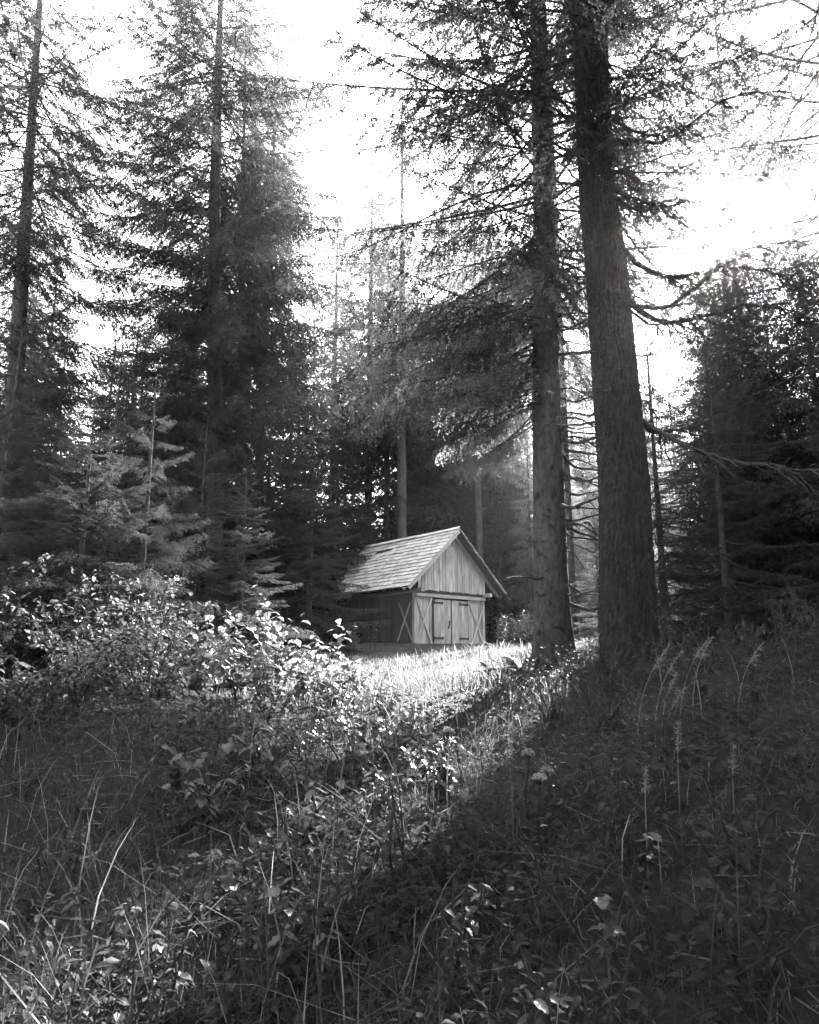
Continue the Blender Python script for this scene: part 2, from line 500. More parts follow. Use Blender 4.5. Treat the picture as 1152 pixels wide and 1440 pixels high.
def branch_arrays(L=3.0, droop=.12, tipup=.10, ntw=24, twl=.75, hang=.5, sub=True, step=.021, nl=.045, nw=.016, bare=.15, r=.022, side=.95, subl=.22, gaps=.0, tri=False, subd=.05):
    """a spruce limb along +x: wood (slot 0) and needles (slot 1)"""
    mb = MB()
    wob = rng.normal(size=2) * .03 * L
    def ax(t):
        t = np.asarray(t, float)
        return np.stack([L * t, wob[0] * np.sin(t * 4), L * (-droop * t * 1.6 + tipup * t * t) + wob[1] * .3 * np.sin(t * 6)], -1)
    ts = np.linspace(0, 1, 9)
    mb.tube(ax(ts), r * (1 - .85 * ts), 5, 0, False)
    n2 = ntw * 2
    t = bare + (1 - bare) * (np.arange(n2) / n2) + rng.uniform(-.02, .02, n2)
    t = np.clip(t, .05, .99)
    if gaps: t = t[rng.random(len(t)) > gaps]
    n2 = len(t)
    sd_ = np.where(np.arange(n2) % 2, 1., -1.)
    p = ax(t)
    ln = L / 3 * twl * (1.05 - .8 * t) * (.45 + .55 * np.minimum(1, (t - bare + .12) * 4)) * rng.uniform(.6, 1.2, n2) + .08
    aa = rng.uniform(.6, 1.25, n2) * side
    d = np.stack([np.cos(aa), sd_ * np.sin(aa), -hang * rng.uniform(.3, 1.1, n2)], -1)
    kk = hang * rng.uniform(.3, .9, n2) / np.maximum(ln, .15) * .5
    twig_wood(mb, p, d, ln, kk, .005 * L / 3 + .001)
    needles(mb, p, d, ln, kk, step, nl, nw, tri=tri)
    # the limb's own tip
    tt = np.linspace(.55, .97, 10); pp = ax(tt); dd = np.gradient(pp, axis=0)
    needles(mb, pp, dd, np.full(10, .45 * L / 10), 0, step * .7, nl, nw, tri=tri)
    if sub:
        m_ = np.maximum(1, (ln / subd).astype(int))
        idx = np.repeat(np.arange(n2), m_)
        q = rng.uniform(.15, .98, len(idx)); s = q * ln[idx]
        dn = norm(d)
        ps = p[idx] + dn[idx] * s[:, None]; ps[:, 2] -= kk[idx] * s * s
        tg = dn[idx].copy(); tg[:, 2] -= 2 * kk[idx] * s; tg = norm(tg)
        sv = norm(np.cross(tg, [0, 0, 1.])) * rng.choice([-1, 1], len(idx))[:, None]
        ds = tg * .75 + sv * rng.uniform(.4, 1, len(idx))[:, None]; ds[:, 2] -= hang * rng.uniform(.2, 1.2, len(idx))
        ls = subl * (1.1 - .6 * q) * rng.uniform(.5, 1.2, len(idx))
        needles(mb, ps, ds, ls, hang * 1.2, step, nl, nw, tri=tri)
    return mb.arrays()

NEEDLE_SETS = {}
def branch_set(key, n, mats, **kw):
    out = []
    for i in range(n):
        v, t, m_ = branch_arrays(**kw)
        out.append((mesh_np('branch', v, t, mats, m_), kw['L']))
    NEEDLE_SETS[key] = out
branch_set('droop', 5, [M['twig'], M['needle']], L=3.2, droop=.10, tipup=.12, ntw=26, twl=.95, hang=.8, subl=.24, gaps=.1, nw=.020, subd=.042)
branch_set('thin', 4, [M['twig'], M['needle']], L=3.0, droop=.10, tipup=.05, ntw=20, twl=.75, hang=1.0, subl=.22, gaps=.25, bare=.25, nw=.02)
branch_set('flat', 5, [M['twig'], M['needle']], L=2.4, droop=.14, tipup=.16, ntw=22, twl=.95, hang=.25, subl=.2)
branch_set('pale', 4, [M['twig'], M['needle_sunlit']], L=2.8, droop=.16, tipup=.08, ntw=24, twl=.95, hang=1.0, subl=.26, gaps=.1, nw=.02)

def dead_arrays(L, r, droop, fork=5):
    mb = MB()
    ts = np.linspace(0, 1, 12)
    w = rng.normal(size=3) * .05
    P = np.stack([L * ts, L * (w[0] * np.sin(ts * 5) + .12 * w[1] * ts * 8), L * (-droop * ts + droop * .6 * ts ** 2 + w[2] * .8 * np.sin(ts * 7))], -1)
    P[1:] += np.cumsum(rng.normal(size=(11, 3)) * .010 * L, axis=0) * [.3, 1, 1]
    mb.tube(P, r * (1 - .8 * ts), 7, 0)
    for k in range(fork):
        i = rng.integers(3, 11); b = P[i]; l = L * rng.uniform(.12, .35) * (1.3 - ts[i])
        a = rng.uniform(.4, 1.1) * rng.choice([-1, 1])
        q = np.linspace(0, 1, 6)
        d = np.array([math.cos(a), math.sin(a), rng.uniform(-.6, .2)])
        pts = b + d * (l * q)[:, None]; pts[:, 2] -= .25 * l * q ** 2
        pts[1:] += rng.normal(size=(5, 3)) * .02 * l
        mb.tube(pts, r * .35 * (1 - .7 * q), 5, 0)
        for _ in range(5):
            c = pts[rng.integers(1, 6)]; e = c + norm(rng.normal(size=3) + d * .8 + [0, 0, -.4]) * l * .4
            mb.tube(np.stack([c, (c + e) / 2 + rng.normal(size=3) * .01, e]), r * .12, 3, 0)
    return mb.arrays()
DEAD = []
for (L_, r_, dr) in ((1.6, .032, .15), (1.9, .034, .25), (1.3, .028, .05), (2.2, .036, .3), (1.0, .024, .1)):
    v, t, m_ = dead_arrays(L_, r_, dr)
    DEAD.append((mesh_np('dead_branch', v, t, M['twig'], m_, True), L_))
LIMB = []
for (L_, r_, dr) in ((3.2, .055, .25), (2.8, .042, .15), (3.4, .05, .35), (2.4, .036, .05), (3.0, .046, .4)):
    v, t, m_ = dead_arrays(L_, r_, dr, 26)
    LIMB.append((mesh_np('limb', v, t, M['twig'], m_, True), L_))

def trunk_mesh(path, rads, mat, sides=24, rows=80, rough=.03, fissure=0.0, knots=0, flare=.5, name='trunk'):
    """path: list of (x,y,z) local; rads at each"""
    path = np.asarray(path, float); z = path[:, 2]
    zz = np.concatenate([np.linspace(z[0], 13.5, rows, endpoint=False), np.linspace(13.5, z[-1], 14)]) if rows > 100 else np.linspace(z[0], z[-1], rows)
    rows = len(zz)
    cx = np.interp(zz, z, path[:, 0]); cyy = np.interp(zz, z, path[:, 1]); rr = np.interp(zz, z, rads)
    th = np.arange(sides) * 2 * PI / sides
    Zg, Tg = np.meshgrid(zz, th, indexing='ij')
    ph = rng.uniform(0, 6, 6)
    lob = np.sin(Tg * 3 + ph[0]) * .5 + np.sin(Tg * 5 + ph[1] + Zg * .1) * .4
    f = 1 + rough * (np.sin(Tg * 4 + Zg * .9 + ph[2]) * .5 + np.sin(Tg * 2 - Zg * .5 + ph[3]) * .6)
    f += flare * np.exp(-np.clip(Zg - z[0] - .45, 0, None) / .5) * (.55 + .45 * lob)
    if fissure:
        warp = .35 * np.sin(Zg * 3.1 + Tg * 2) + .25 * np.sin(Zg * 7.3 - Tg * 3 + 1) + .12 * np.sin(Zg * 15 + Tg * 7)
        rid = np.abs(np.sin((Tg * 17 + warp * 3.4)))
        br = np.abs(np.sin(Zg * 9 + 4 * np.sin(Tg * 17 + Zg * .7) + 3 * np.sin(Zg * 2.3 + Tg * 5)))
        f += fissure * (np.sqrt(rid) - .6) + fissure * .55 * (np.sqrt(br) - .6) + fissure * .22 * rng.normal(size=Zg.shape)
    if knots:
        for _ in range(knots):
            kz = rng.uniform(zz[0] + .8, zz[-1]); kt = rng.uniform(0, 2 * PI)
            dt = (Tg - kt + PI) % (2 * PI) - PI
            d2 = (dt * .3 / .05) ** 2 + ((Zg - kz) / .06) ** 2
            f += .10 * np.exp(-d2)
    R_ = rr[:, None] * f
    V = np.stack([cx[:, None] + R_ * np.cos(Tg), cyy[:, None] + R_ * np.sin(Tg), Zg], -1).reshape(-1, 3)
    i, j = np.meshgrid(np.arange(rows - 1), np.arange(sides), indexing='ij')
    a = (i * sides + j).ravel(); b = (i * sides + (j + 1) % sides).ravel()
    T = np.concatenate([np.stack([a, b, b + sides], 1), np.stack([a, b + sides, a + sides], 1)])
    return mesh_np(name, V, T, mat, smooth=True)

def put_branch(tree, protos, name, p, az, pitch, length, roll=0.0, flat=1.0):
    me, L0 = protos[int(rng.integers(len(protos)))]
    s = length / L0
    o = link(name, me, tree, p, (roll, -pitch, az), (s, s * flat, s))
    o.rotation_mode = 'XYZ'
    return o

def detail_tree(name, label, cat, x, y, height, path, rads, mat, live, dead=None, group=None, sides=24, rows=80, fissure=0., knots=0, flare=.5, rough=.03):
    z0 = float(gz(x, y))
    T = thing(name, label, cat, (x, y, z0), 0, group)
    path = np.asarray(path, float)
    link('trunk', trunk_mesh(path, rads, mat, sides, rows, rough, fissure, knots, flare), T)
    at = lambda z: (np.interp(z, path[:, 2], path[:, 0]), np.interp(z, path[:, 2], path[:, 1]), np.interp(z, path[:, 2], rads))
    # live: dict(z0,z1,dz,n,key,l0,l1 (length at z0,z1),p0,p1 (pitch), az filter)
    for s in live:
        z = s['z0']
        while z < s['z1']:
            q = (z - s['z0']) / (s['z1'] - s['z0'])
            a0 = rng.uniform(0, 2 * PI); n = s['n']
            for k in range(n):
                az = a0 + 2 * PI * k / n + rng.uniform(-.35, .35)
                if 'az' in s: az = rng.uniform(*s['az'])
                zz = z + rng.uniform(-.2, .2) * s['dz'] * 2
                cx, cyy, r = at(zz)
                l = (s['l0'] + (s['l1'] - s['l0']) * q) * rng.uniform(.7, 1.15)
                j_ = s.get('jit', .12); pt = s['p0'] + (s['p1'] - s['p0']) * q + rng.uniform(-j_, j_)
                put_branch(T, NEEDLE_SETS[s['key']], 'branch', (cx + math.cos(az) * r * .7, cyy + math.sin(az) * r * .7, zz), az, pt, l, rng.uniform(-.2, .2))
            z += s['dz'] * rng.uniform(.75, 1.25)
    for s in (dead or []):
        protos = LIMB if s.get('limb') else DEAD
        for _ in range(s['n']):
            zz = rng.uniform(s['z0'], s['z1']); az = rng.uniform(*s.get('az', (0, 2 * PI)))
            cx, cyy, r = at(zz)
            put_branch(T, protos, 'dead_branch', (cx + math.cos(az) * r * .8, cyy + math.sin(az) * r * .8, zz), az, rng.uniform(*s.get('p', (-.25, .15))), rng.uniform(*s['l']), rng.uniform(-.4, .4))
    return T

# the pair on the right: a spotted spruce and a furrowed larch
detail_tree('spruce_tree', 'tall spruce with smooth spotted bark, left of the furrowed trunk', 'tree', 2.70, 14.0, 27,
    [(0, 0, -.4), (.0, 0, 2), (.06, 0, 6), (.16, 0, 9.5), (.22, 0, 14), (.2, 0, 20), (.15, 0, 27)], [.33, .315, .27, .225, .19, .12, .02], M['bark_spruce'],
    [dict(z0=8.0, z1=13.5, dz=.42, n=3, key='droop', l0=1.8, l1=3.0, p0=-.12, p1=.02), dict(z0=7.4, z1=13.5, dz=.40, n=4, key='thin', l0=3.6, l1=5.6, p0=-.08, p1=.04),
     dict(z0=13.5, z1=26.5, dz=.5, n=5, key='droop', l0=4.6, l1=.6, p0=.0, p1=.4),
     dict(z0=5.2, z1=7.6, dz=.32, n=3, key='thin', l0=3.0, l1=4.2, p0=-.2, p1=-.1, az=(2.0, 4.3)), dict(z0=4.9, z1=8.4, dz=.36, n=2, key='pale', l0=1.8, l1=3.4, p0=-.3, p1=-.15, az=(2.1, 4.4))],  # low boughs with sunlight put into paler needles
    [dict(n=34, z0=1.2, z1=8.8, l=(1.0, 2.0), az=(-.9, .9), p=(-.2, .1)), dict(n=22, z0=1.2, z1=8, l=(.5, 1.6))],
    sides=72, rows=330, knots=170, flare=.6, rough=.02, fissure=.018)
detail_tree('larch_tree', 'thick larch with deeply furrowed bark, right of the spotted spruce', 'tree', 3.40, 11.5, 27,
    [(0, 0, -.5), (.0, 0, 1.5), (.05, 0, 3), (0, 0, 5.5), (-.03, 0, 7.0), (-.1, 0, 8.2), (-.07, 0, 10.5), (-.05, 0, 12), (0, 0, 27)], [.41, .40, .385, .345, .325, .30, .29, .285, .03], M['bark_fissured'],
    [dict(z0=9.0, z1=15.0, dz=.45, n=3, key='droop', l0=1.4, l1=2.6, p0=-.2, p1=.05), dict(z0=8.2, z1=15.0, dz=.42, n=3, key='thin', l0=2.8, l1=4.6, p0=-.15, p1=.05), dict(z0=4.6, z1=8.6, dz=.5, n=1, key='thin', l0=1.6, l1=2.8, p0=-.3, p1=-.1, az=(-.8, .9)),
     dict(z0=15.0, z1=26, dz=.6, n=5, key='droop', l0=4.0, l1=.7, p0=.0, p1=.4)],
    [dict(n=14, z0=3.6, z1=10, l=(1.8, 3.4), az=(-.8, 1.0), p=(-.35, .05), limb=True), dict(n=8, z0=4.5, z1=9, l=(.6, 1.4), az=(2.2, 4.2)), dict(n=6, z0=2.5, z1=9, l=(.6, 1.6))],
    sides=150, rows=640, fissure=.10, flare=.6, rough=.02)
# the tree on the left and the one behind it
detail_tree('spruce_tree', 'slim tall spruce with bare straight stem among the left-hand spruces', 'tree', -5.45, 21.0, 27,
    [(0, 0, -.4), (-.21, 0, 4.2), (-.5, 0, 9.5), (-.78, 0, 14.4), (-.95, 0, 19.8), (-1.1, 0, 27)], [.25, .24, .22, .18, .12, .02], M['bark_thin'],
    [dict(z0=5.0, z1=12.0, dz=.36, n=5, key='droop', l0=2.6, l1=3.8, p0=-.2, p1=-.05),
     dict(z0=12.0, z1=20.0, dz=.36, n=5, key='droop', l0=4.0, l1=3.6, p0=-.1, p1=.05),
     dict(z0=20, z1=26.5, dz=.55, n=5, key='droop', l0=3.4, l1=.5, p0=.0, p1=.4)],
    [dict(n=20, z0=1.5, z1=8, l=(.6, 1.8))], sides=20, rows=60, knots=20)
detail_tree('spruce_tree', 'thin spruce standing just behind the slim tall stem', 'tree', -5.5, 24.5, 25,
    [(0, 0, -.4), (-.5, 0, 10), (-1.0, 0, 25)], [.17, .13, .02], M['bark_thin'],
    [dict(z0=5.0, z1=18.0, dz=.42, n=5, key='droop', l0=2.6, l1=3.2, p0=-.2, p1=.0),
     dict(z0=16, z1=24.5, dz=.6, n=4, key='droop', l0=2.4, l1=.4, p0=.0, p1=.4)],
    [dict(n=12, z0=1.5, z1=6, l=(.5, 1.5))], sides=14, rows=40)
detail_tree('spruce_tree', 'tall spruce reaching long thin limbs in from the left', 'tree', -10.6, 19.5, 26,
    [(0, 0, -.4), (-.6, 0, 10), (-1.4, 0, 26)], [.26, .2, .02], M['bark_thin'],
    [dict(z0=5.0, z1=18.0, dz=.42, n=5, key='droop', l0=3.0, l1=4.2, p0=-.2, p1=.0),
     dict(z0=18, z1=25.5, dz=.6, n=4, key='droop', l0=2.8, l1=.4, p0=.0, p1=.4)],
    [dict(n=12, z0=1.5, z1=6, l=(.5, 1.5))], sides=14, rows=40)
detail_tree('spruce_tree', 'slim spruce with fine hanging twigs right of the furrowed larch', 'tree', 10.4, 15.6, 26,
    [(0, 0, -.4), (.2, 0, 10), (.5, 0, 26)], [.2, .15, .02], M['bark_thin'],
    [dict(z0=6.0, z1=17.0, dz=.42, n=4, key='thin', l0=4.4, l1=5.4, p0=-.2, p1=.05),
     dict(z0=17, z1=25.5, dz=.6, n=4, key='droop', l0=2.6, l1=.4, p0=.0, p1=.4)],
    [dict(n=14, z0=1.5, z1=7, l=(.6, 1.8))], sides=14, rows=40)
detail_tree('larch_tree', 'lacy larch in the sun glow beyond the furrowed trunk', 'tree', 11.8, 25.0, 27,
    [(0, 0, -.4), (.3, 0, 10), (.6, 0, 27)], [.17, .13, .02], M['bark_thin'],
    [dict(z0=8.0, z1=20.0, dz=.5, n=4, key='thin', l0=3.4, l1=4.2, p0=-.25, p1=.0),
     dict(z0=20, z1=26.5, dz=.7, n=4, key='thin', l0=3.0, l1=.4, p0=.0, p1=.3)],
    [dict(n=10, z0=2, z1=8, l=(.6, 1.6))], sides=14, rows=40)
# drooping tree above the hut, its sunlit look put into paler needles
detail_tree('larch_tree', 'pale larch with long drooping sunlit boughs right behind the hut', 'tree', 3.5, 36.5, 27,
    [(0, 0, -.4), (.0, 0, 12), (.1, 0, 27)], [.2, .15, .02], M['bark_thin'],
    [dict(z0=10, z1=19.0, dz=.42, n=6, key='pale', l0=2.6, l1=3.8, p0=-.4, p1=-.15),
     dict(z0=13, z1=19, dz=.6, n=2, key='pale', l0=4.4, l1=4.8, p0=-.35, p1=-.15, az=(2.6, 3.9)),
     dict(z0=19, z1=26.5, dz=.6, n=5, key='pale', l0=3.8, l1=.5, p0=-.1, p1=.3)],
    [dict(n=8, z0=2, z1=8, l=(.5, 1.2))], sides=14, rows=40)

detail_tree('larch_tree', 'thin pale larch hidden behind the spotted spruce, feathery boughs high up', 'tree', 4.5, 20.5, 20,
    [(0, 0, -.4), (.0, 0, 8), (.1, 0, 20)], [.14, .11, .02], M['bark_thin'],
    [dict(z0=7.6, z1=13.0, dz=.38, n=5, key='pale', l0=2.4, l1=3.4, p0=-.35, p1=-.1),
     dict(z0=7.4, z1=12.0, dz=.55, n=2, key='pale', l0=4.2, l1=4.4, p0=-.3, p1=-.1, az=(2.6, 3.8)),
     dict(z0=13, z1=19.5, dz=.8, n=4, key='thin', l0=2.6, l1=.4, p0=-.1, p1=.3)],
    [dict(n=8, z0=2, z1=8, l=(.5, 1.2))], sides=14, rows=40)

# young spruces with branches to the ground
def young(label, x, y, h, base, key='flat', group=None, dz=.3, n=5):
    detail_tree('young_spruce', label, 'tree', x, y, h, [(0, 0, -.3), (0, 0, h)], [.02 + h * .011, .008], M['bark_thin'],
        [dict(z0=.25, z1=h - .15, dz=dz, n=n, key=key, l0=base, l1=.25, p0=-.15, p1=.45, jit=.26)], None, group, sides=8, rows=10)
young('young spruce with low boughs reaching over the left end of the roof', -3.15, 23.2, 8.2, 2.4)
young('bushy young spruce beside the slim tall stem', -4.9, 17.0, 5.6, 2.2, dz=.22, n=6)
young('broad young spruce with sweeping boughs behind the twiggy bushes', -6.1, 14.6, 6.6, 2.6, dz=.26, n=6)
young('small bushy spruce between the leafy shrubs and the roof end', -3.7, 16.2, 4.2, 1.8, dz=.22, n=6)
young('sparse young spruce with bright upper twigs behind the leafy shrubs', -4.6, 12.6, 5.2, 2.1, 'droop', dz=.36, n=4)
young('scrubby young spruce at the left edge of the shrubs', -6.6, 11.0, 4.0, 1.9, 'droop', dz=.36, n=4)
young('dense low spruce at the left edge beside the twiggy bushes', -5.4, 12.0, 4.8, 2.1, dz=.24, n=6)
young('shaggy spruce behind the scrubby one at the left edge', -7.6, 13.4, 6.5, 2.5, 'droop', dz=.3, n=6)
young('little dense spruce in the gap between the two big trunks', 4.15, 16.2, 2.8, 1.0)
young('dense young spruce right of the furrowed trunk', 5.6, 13.0, 6.0, 2.2)
young('low dark spruce standing behind the furrowed larch', 5.8, 16.8, 7.8, 2.3)
young('broad spruce on the bank beyond the furrowed trunk', 7.6, 11.0, 8.5, 2.6)

# ------------------------------------------------------------------ forest behind: crowns as one mesh each, shared by copies
def crown_mesh(h, base, z0, mats, ln, dz=.5, n=6, step=.058, nl=.13, nw=.05, hang=.5, ntw=10, dens=1.0, p0=-.25):
    mb = MB(); z = z0
    lib = [branch_arrays(L=2.2, droop=.12, tipup=.1, ntw=ntw, twl=1.0, hang=hang, sub=True, step=step, nl=nl, nw=nw, r=.02, subl=.32, gaps=.1, tri=True, subd=.08) for _ in range(5)]
    while z < h - .2:
        q = (z - z0) / (h - z0)
        a0 = rng.uniform(0, 6.28)
        for k in range(n):
            if rng.random() > dens: continue
            v, t, m_ = lib[int(rng.integers(5))]
            l = max(.45, ln * (1 - q) ** .75 * rng.uniform(.65, 1.15)); s = l / 2.2
            R_ = np.array((Matrix.Rotation(a0 + 2 * PI * k / n + rng.uniform(-.3, .3), 3, 'Z') @ Matrix.Rotation(-(p0 + .6 * q + rng.uniform(-.1, .1)), 3, 'Y') @ Matrix.Rotation(rng.uniform(-.3, .3), 3, 'X')))
            keep = slice(None)
            w = v * s
            w = w @ R_.T + np.array([0, 0, z + rng.uniform(-.2, .2)])
            mb.v.append(w.astype(np.float32)); mb.t.append(t + mb.n); mb.m.append(m_); mb.n += len(w)
        z += dz * rng.uniform(.7, 1.3) * (1 if q < .8 else .55)
    v, t, m_ = mb.arrays()
    return mesh_np('crown', v, t, mats, m_)

CROWN = {
    'high': [crown_mesh(28, 0, 11, [M['twig'], M['needle_sunlit']], 4.0, dz=.5, n=6, hang=1.0, dens=.9, p0=-.25), crown_mesh(28, 0, 11, [M['twig'], M['needle']], 4.0, dz=.5, n=6, hang=.9, dens=.95, p0=-.2)],
    'shade_canopy': [crown_mesh(30, 0, 11.5, [M['twig'], M['needle_dark']], 5.6, dz=.55, n=8, hang=.5, nl=.10, nw=.04, p0=-.05)],
    'full': [crown_mesh(18, 0, .8, [M['twig'], M['needle_dark']], 4.0, dz=.46, n=7) for _ in range(2)],
    'tall': [crown_mesh(25, 0, 7, [M['twig'], M['needle_dark']], 4.0, dz=.55, n=6, dens=.9) for _ in range(2)],
    'pale': [crown_mesh(20, 0, 3, [M['twig'], M['needle_sunlit']], 3.4, dz=.5, n=6, hang=.9, dens=.9, p0=-.35)],
}
HGT = {'high': 28, 'shade_canopy': 30, 'full': 18, 'tall': 25, 'pale': 20}
TRK = {k: trunk_mesh([(0, 0, -.6), (.05, 0, h * .5), (0, 0, h)], [h * .0085, h * .0062, .02], M['bark_thin'], 10, 24, flare=.3) for k, h in HGT.items()}
def far_tree(key, x, y, h, label, group, name='spruce_tree', wide=1.0):
    T = thing(name, label, 'tree', (x, y, float(gz(x, y)) - .05), rng.uniform(0, 6.28), group)
    s = h / HGT[key]
    link('trunk', TRK[key], T, scale=(s, s, s))
    me = CROWN[key][int(rng.integers(len(CROWN[key])))]
    link('crown', me, T, scale=(s * wide, s * wide, s))
def row(key, pts, label, group, name='spruce_tree', wide=1.0):
    for (x, y, h) in pts: far_tree(key, x, y, h, label, group, name, wide)

row('full', [(-7.2, 27, 13.5), (-9.6, 25, 12), (-4.9, 31, 14), (-11.5, 29, 15), (-8.5, 33, 16), (-13.5, 24, 13), (-16, 29, 16), (-6.2, 37, 16), (-12, 38, 18), (-19, 34, 18), (-5.6, 28.5, 12), (-3.4, 33.5, 13), (-7.6, 22.5, 9), (-9, 20.5, 8), (-10.5, 33, 16), (-15, 35, 17)],
    'dense dark spruce in the thicket left of the hut', 'dense spruces left of the hut')
row('full', [(-1.2, 37.5, 22), (0.9, 41, 17), (-3.2, 40.5, 14), (3.6, 44, 13), (4.9, 39.5, 15), (6.6, 43, 16), (2.2, 38.5, 14), (-.3, 45, 20)],
    'dense dark spruce rising close behind the hut', 'dense spruces behind the hut')
row('tall', [(4.6, 38, 21), (3.0, 40, 22), (2.0, 46, 24), (5.6, 45, 20), (4.2, 52, 24), (6.8, 52, 24), (0.2, 50, 26), (1.4, 56, 26)],
    'slender forest spruce with bare lower stem behind the hut', 'slender spruces behind the hut', wide=.75)
row('full', [(x + rng.uniform(-1.5, 1.5), 62 + rng.uniform(-4, 6), rng.uniform(15, 20)) for x in np.arange(-40, 46, 5.0)],
    'far spruce with boughs to the ground closing off the forest', 'far spruces at the back')
row('shade_canopy', [(4.9, 3.4, 35), (-4.9, 3.2, 35), (2.6, -1.8, 29), (-2.6, -1.6, 29), (0, -5, 30), (-7.8, 1.6, 30), (7.8, 1.4, 30), (-10.6, 6.0, 31), (10.4, 5.6, 31), (5.5, -6, 30), (-5.5, -7, 30), (-12, 0, 30), (12.5, -1, 30), (0.5, -11, 30)],  # unseen crowns added overhead to shade the foreground
    'unseen dark high-crowned spruce added around the viewpoint for overhead shade', 'unseen shading spruces around the viewpoint')
row('full', [(x, y, rng.uniform(8, 11)) for (x, y) in ((-9, -1), (-7, -5.5), (-3.5, -8), (0.5, -8.5), (4, -8), (7, -5.5), (9.5, -1), (10.5, 3), (-10.5, 3.5), (11.5, 7.5), (-12, 8), (-13, 13.5), (-12, -6), (12, -6), (-2, -13), (3, -13), (-8, -11), (8, -11))],  # unseen ring added to keep bright low sky off the foreground
    'unseen low dark spruce added around the viewpoint to block low sky', 'unseen low shading spruces around the viewpoint', wide=1.5)
row('tall', [(-14, 44, 26), (-22, 42, 25), (-18, 52, 27), (-28, 36, 24), (-26, 52, 26)],
    'tall forest spruce far behind the left thicket', 'tall spruces far left')
row('tall', [(18.8, 43, 25), (21.5, 44, 25), (12.0, 52, 24), (12, 60, 27), (25, 56, 27), (25, 50, 25), (17, 63, 28), (28, 60, 27), (8.5, 60, 24), (33, 48, 25)],
    'tall forest spruce beyond the pair of big trunks', 'tall spruces beyond the big trunks')
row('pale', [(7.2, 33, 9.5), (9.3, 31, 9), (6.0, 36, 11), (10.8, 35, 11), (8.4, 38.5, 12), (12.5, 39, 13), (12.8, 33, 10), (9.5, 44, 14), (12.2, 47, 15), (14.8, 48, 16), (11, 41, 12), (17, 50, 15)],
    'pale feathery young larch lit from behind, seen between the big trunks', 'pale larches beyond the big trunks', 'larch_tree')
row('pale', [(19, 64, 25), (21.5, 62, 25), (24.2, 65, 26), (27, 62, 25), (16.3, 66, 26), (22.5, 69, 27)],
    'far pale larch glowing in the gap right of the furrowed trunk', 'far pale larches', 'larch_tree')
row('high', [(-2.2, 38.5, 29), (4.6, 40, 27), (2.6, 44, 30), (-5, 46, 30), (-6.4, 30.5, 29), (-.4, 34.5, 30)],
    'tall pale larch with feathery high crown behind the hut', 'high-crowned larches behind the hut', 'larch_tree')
row('high', [(13.9, 31, 20.5), (16, 34, 21.5)],
    'tall pale larch with feathery high crown on the right bank', 'high-crowned larches on the right bank', 'larch_tree')
row('full', [(9.4, 19.5, 11), (11.5, 22, 12), (10.2, 17.5, 11), (13, 19, 15), (12.5, 26.5, 14), (16, 24, 16), (11, 13.5, 13), (15, 15.5, 16), (18, 31, 18), (20, 20, 18), (13.5, 10, 15)],
    'dark spruce crowding the bank on the right', 'dark spruces on the right bank')

# ------------------------------------------------------------------ undergrowth
def vnoise(x, y, f, seed=0):
    a = np.sin(x * f + seed) * np.cos(y * f * 1.13 + seed * 2.1) + .5 * np.sin(x * f * 2.3 + y * f * .7 + seed) + .4 * np.cos(y * f * 2.9 - x * f * 1.9 + seed * 3)
    return a / 1.9

def blades(n, px, py, h, w, mats, mi=None, lean=.5, name='grass'):
    """curved grass blades as strips"""
    z = gz(px, py)
    az = rng.uniform(0, 2 * PI, n)
    ln = rng.uniform(.1, 1, n) ** 1.3 * lean * 1.4
    d = np.stack([np.cos(az), np.sin(az)], -1)
    tw = az + PI / 2 + rng.normal(size=n) * .5
    wv = np.stack([np.cos(tw), np.sin(tw), np.zeros(n)], -1) * (w / 2)[:, None]
    base = np.stack([px, py, z - .02], -1)
    P = []
    for t in (0, .35, .7, 1.0):
        o = base.copy(); b = ln * h * t ** 1.8
        o[:, :2] += d * b[:, None]; o[:, 2] += h * t * (1 - .35 * ln * t)
        P.append(o)
    V = np.stack([P[0] - wv, P[0] + wv, P[1] - wv * .9, P[1] + wv * .9, P[2] - wv * .6, P[2] + wv * .6, P[3]], 1).reshape(-1, 3)
    b = np.arange(n) * 7
    T = np.stack([np.stack([b, b+1, b+3], 1), np.stack([b, b+3, b+2], 1), np.stack([b+2, b+3, b+5], 1), np.stack([b+2, b+5, b+4], 1), np.stack([b+4, b+5, b+6], 1)], 1).reshape(-1, 3)
    m_ = np.repeat(mi, 5) if mi is not None else None
    return V, T, m_

def in_hut(x, y):
    c, s_ = math.cos(HUT_YAW), math.sin(HUT_YAW)
    u = (x - HUT_X) * c + (y - HUT_Y) * s_; v = -(x - HUT_X) * s_ + (y - HUT_Y) * c
    return (u > -.1) & (u < W + .1) & (v > -.12) & (v < LEN + .1)

def scatter(n, y0, y1, pw=1.6, wide=.68):
    y = y0 + (y1 - y0) * rng.random(n) ** pw
    x = (rng.random(n) * 2 - 1) * (y * wide + 1.2)
    k = ~in_hut(x, y)
    return x[k], y[k]

# tall meadow grass, thick near the path to the hut, sparser under the trees
x, y = scatter(70000, 1.6, 27.2, 1.3)
den = np.clip(.42 + .75 * vnoise(x, y, 1.1, 1), .10, 1)
keep = rng.random(len(x)) < den * (.5 + .5 * sm(8, 13, y))
x, y = x[keep], y[keep]
n = len(x)
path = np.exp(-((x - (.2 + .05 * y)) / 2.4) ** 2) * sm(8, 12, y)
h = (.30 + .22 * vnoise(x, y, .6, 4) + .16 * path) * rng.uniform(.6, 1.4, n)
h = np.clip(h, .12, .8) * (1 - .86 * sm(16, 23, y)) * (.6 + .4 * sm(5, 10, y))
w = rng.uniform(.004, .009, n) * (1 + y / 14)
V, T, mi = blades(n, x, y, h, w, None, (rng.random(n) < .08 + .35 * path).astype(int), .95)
o = link('meadow_grass', mesh_np('meadow_grass', V, T, [M['grass'], M['grass_dry']], mi))
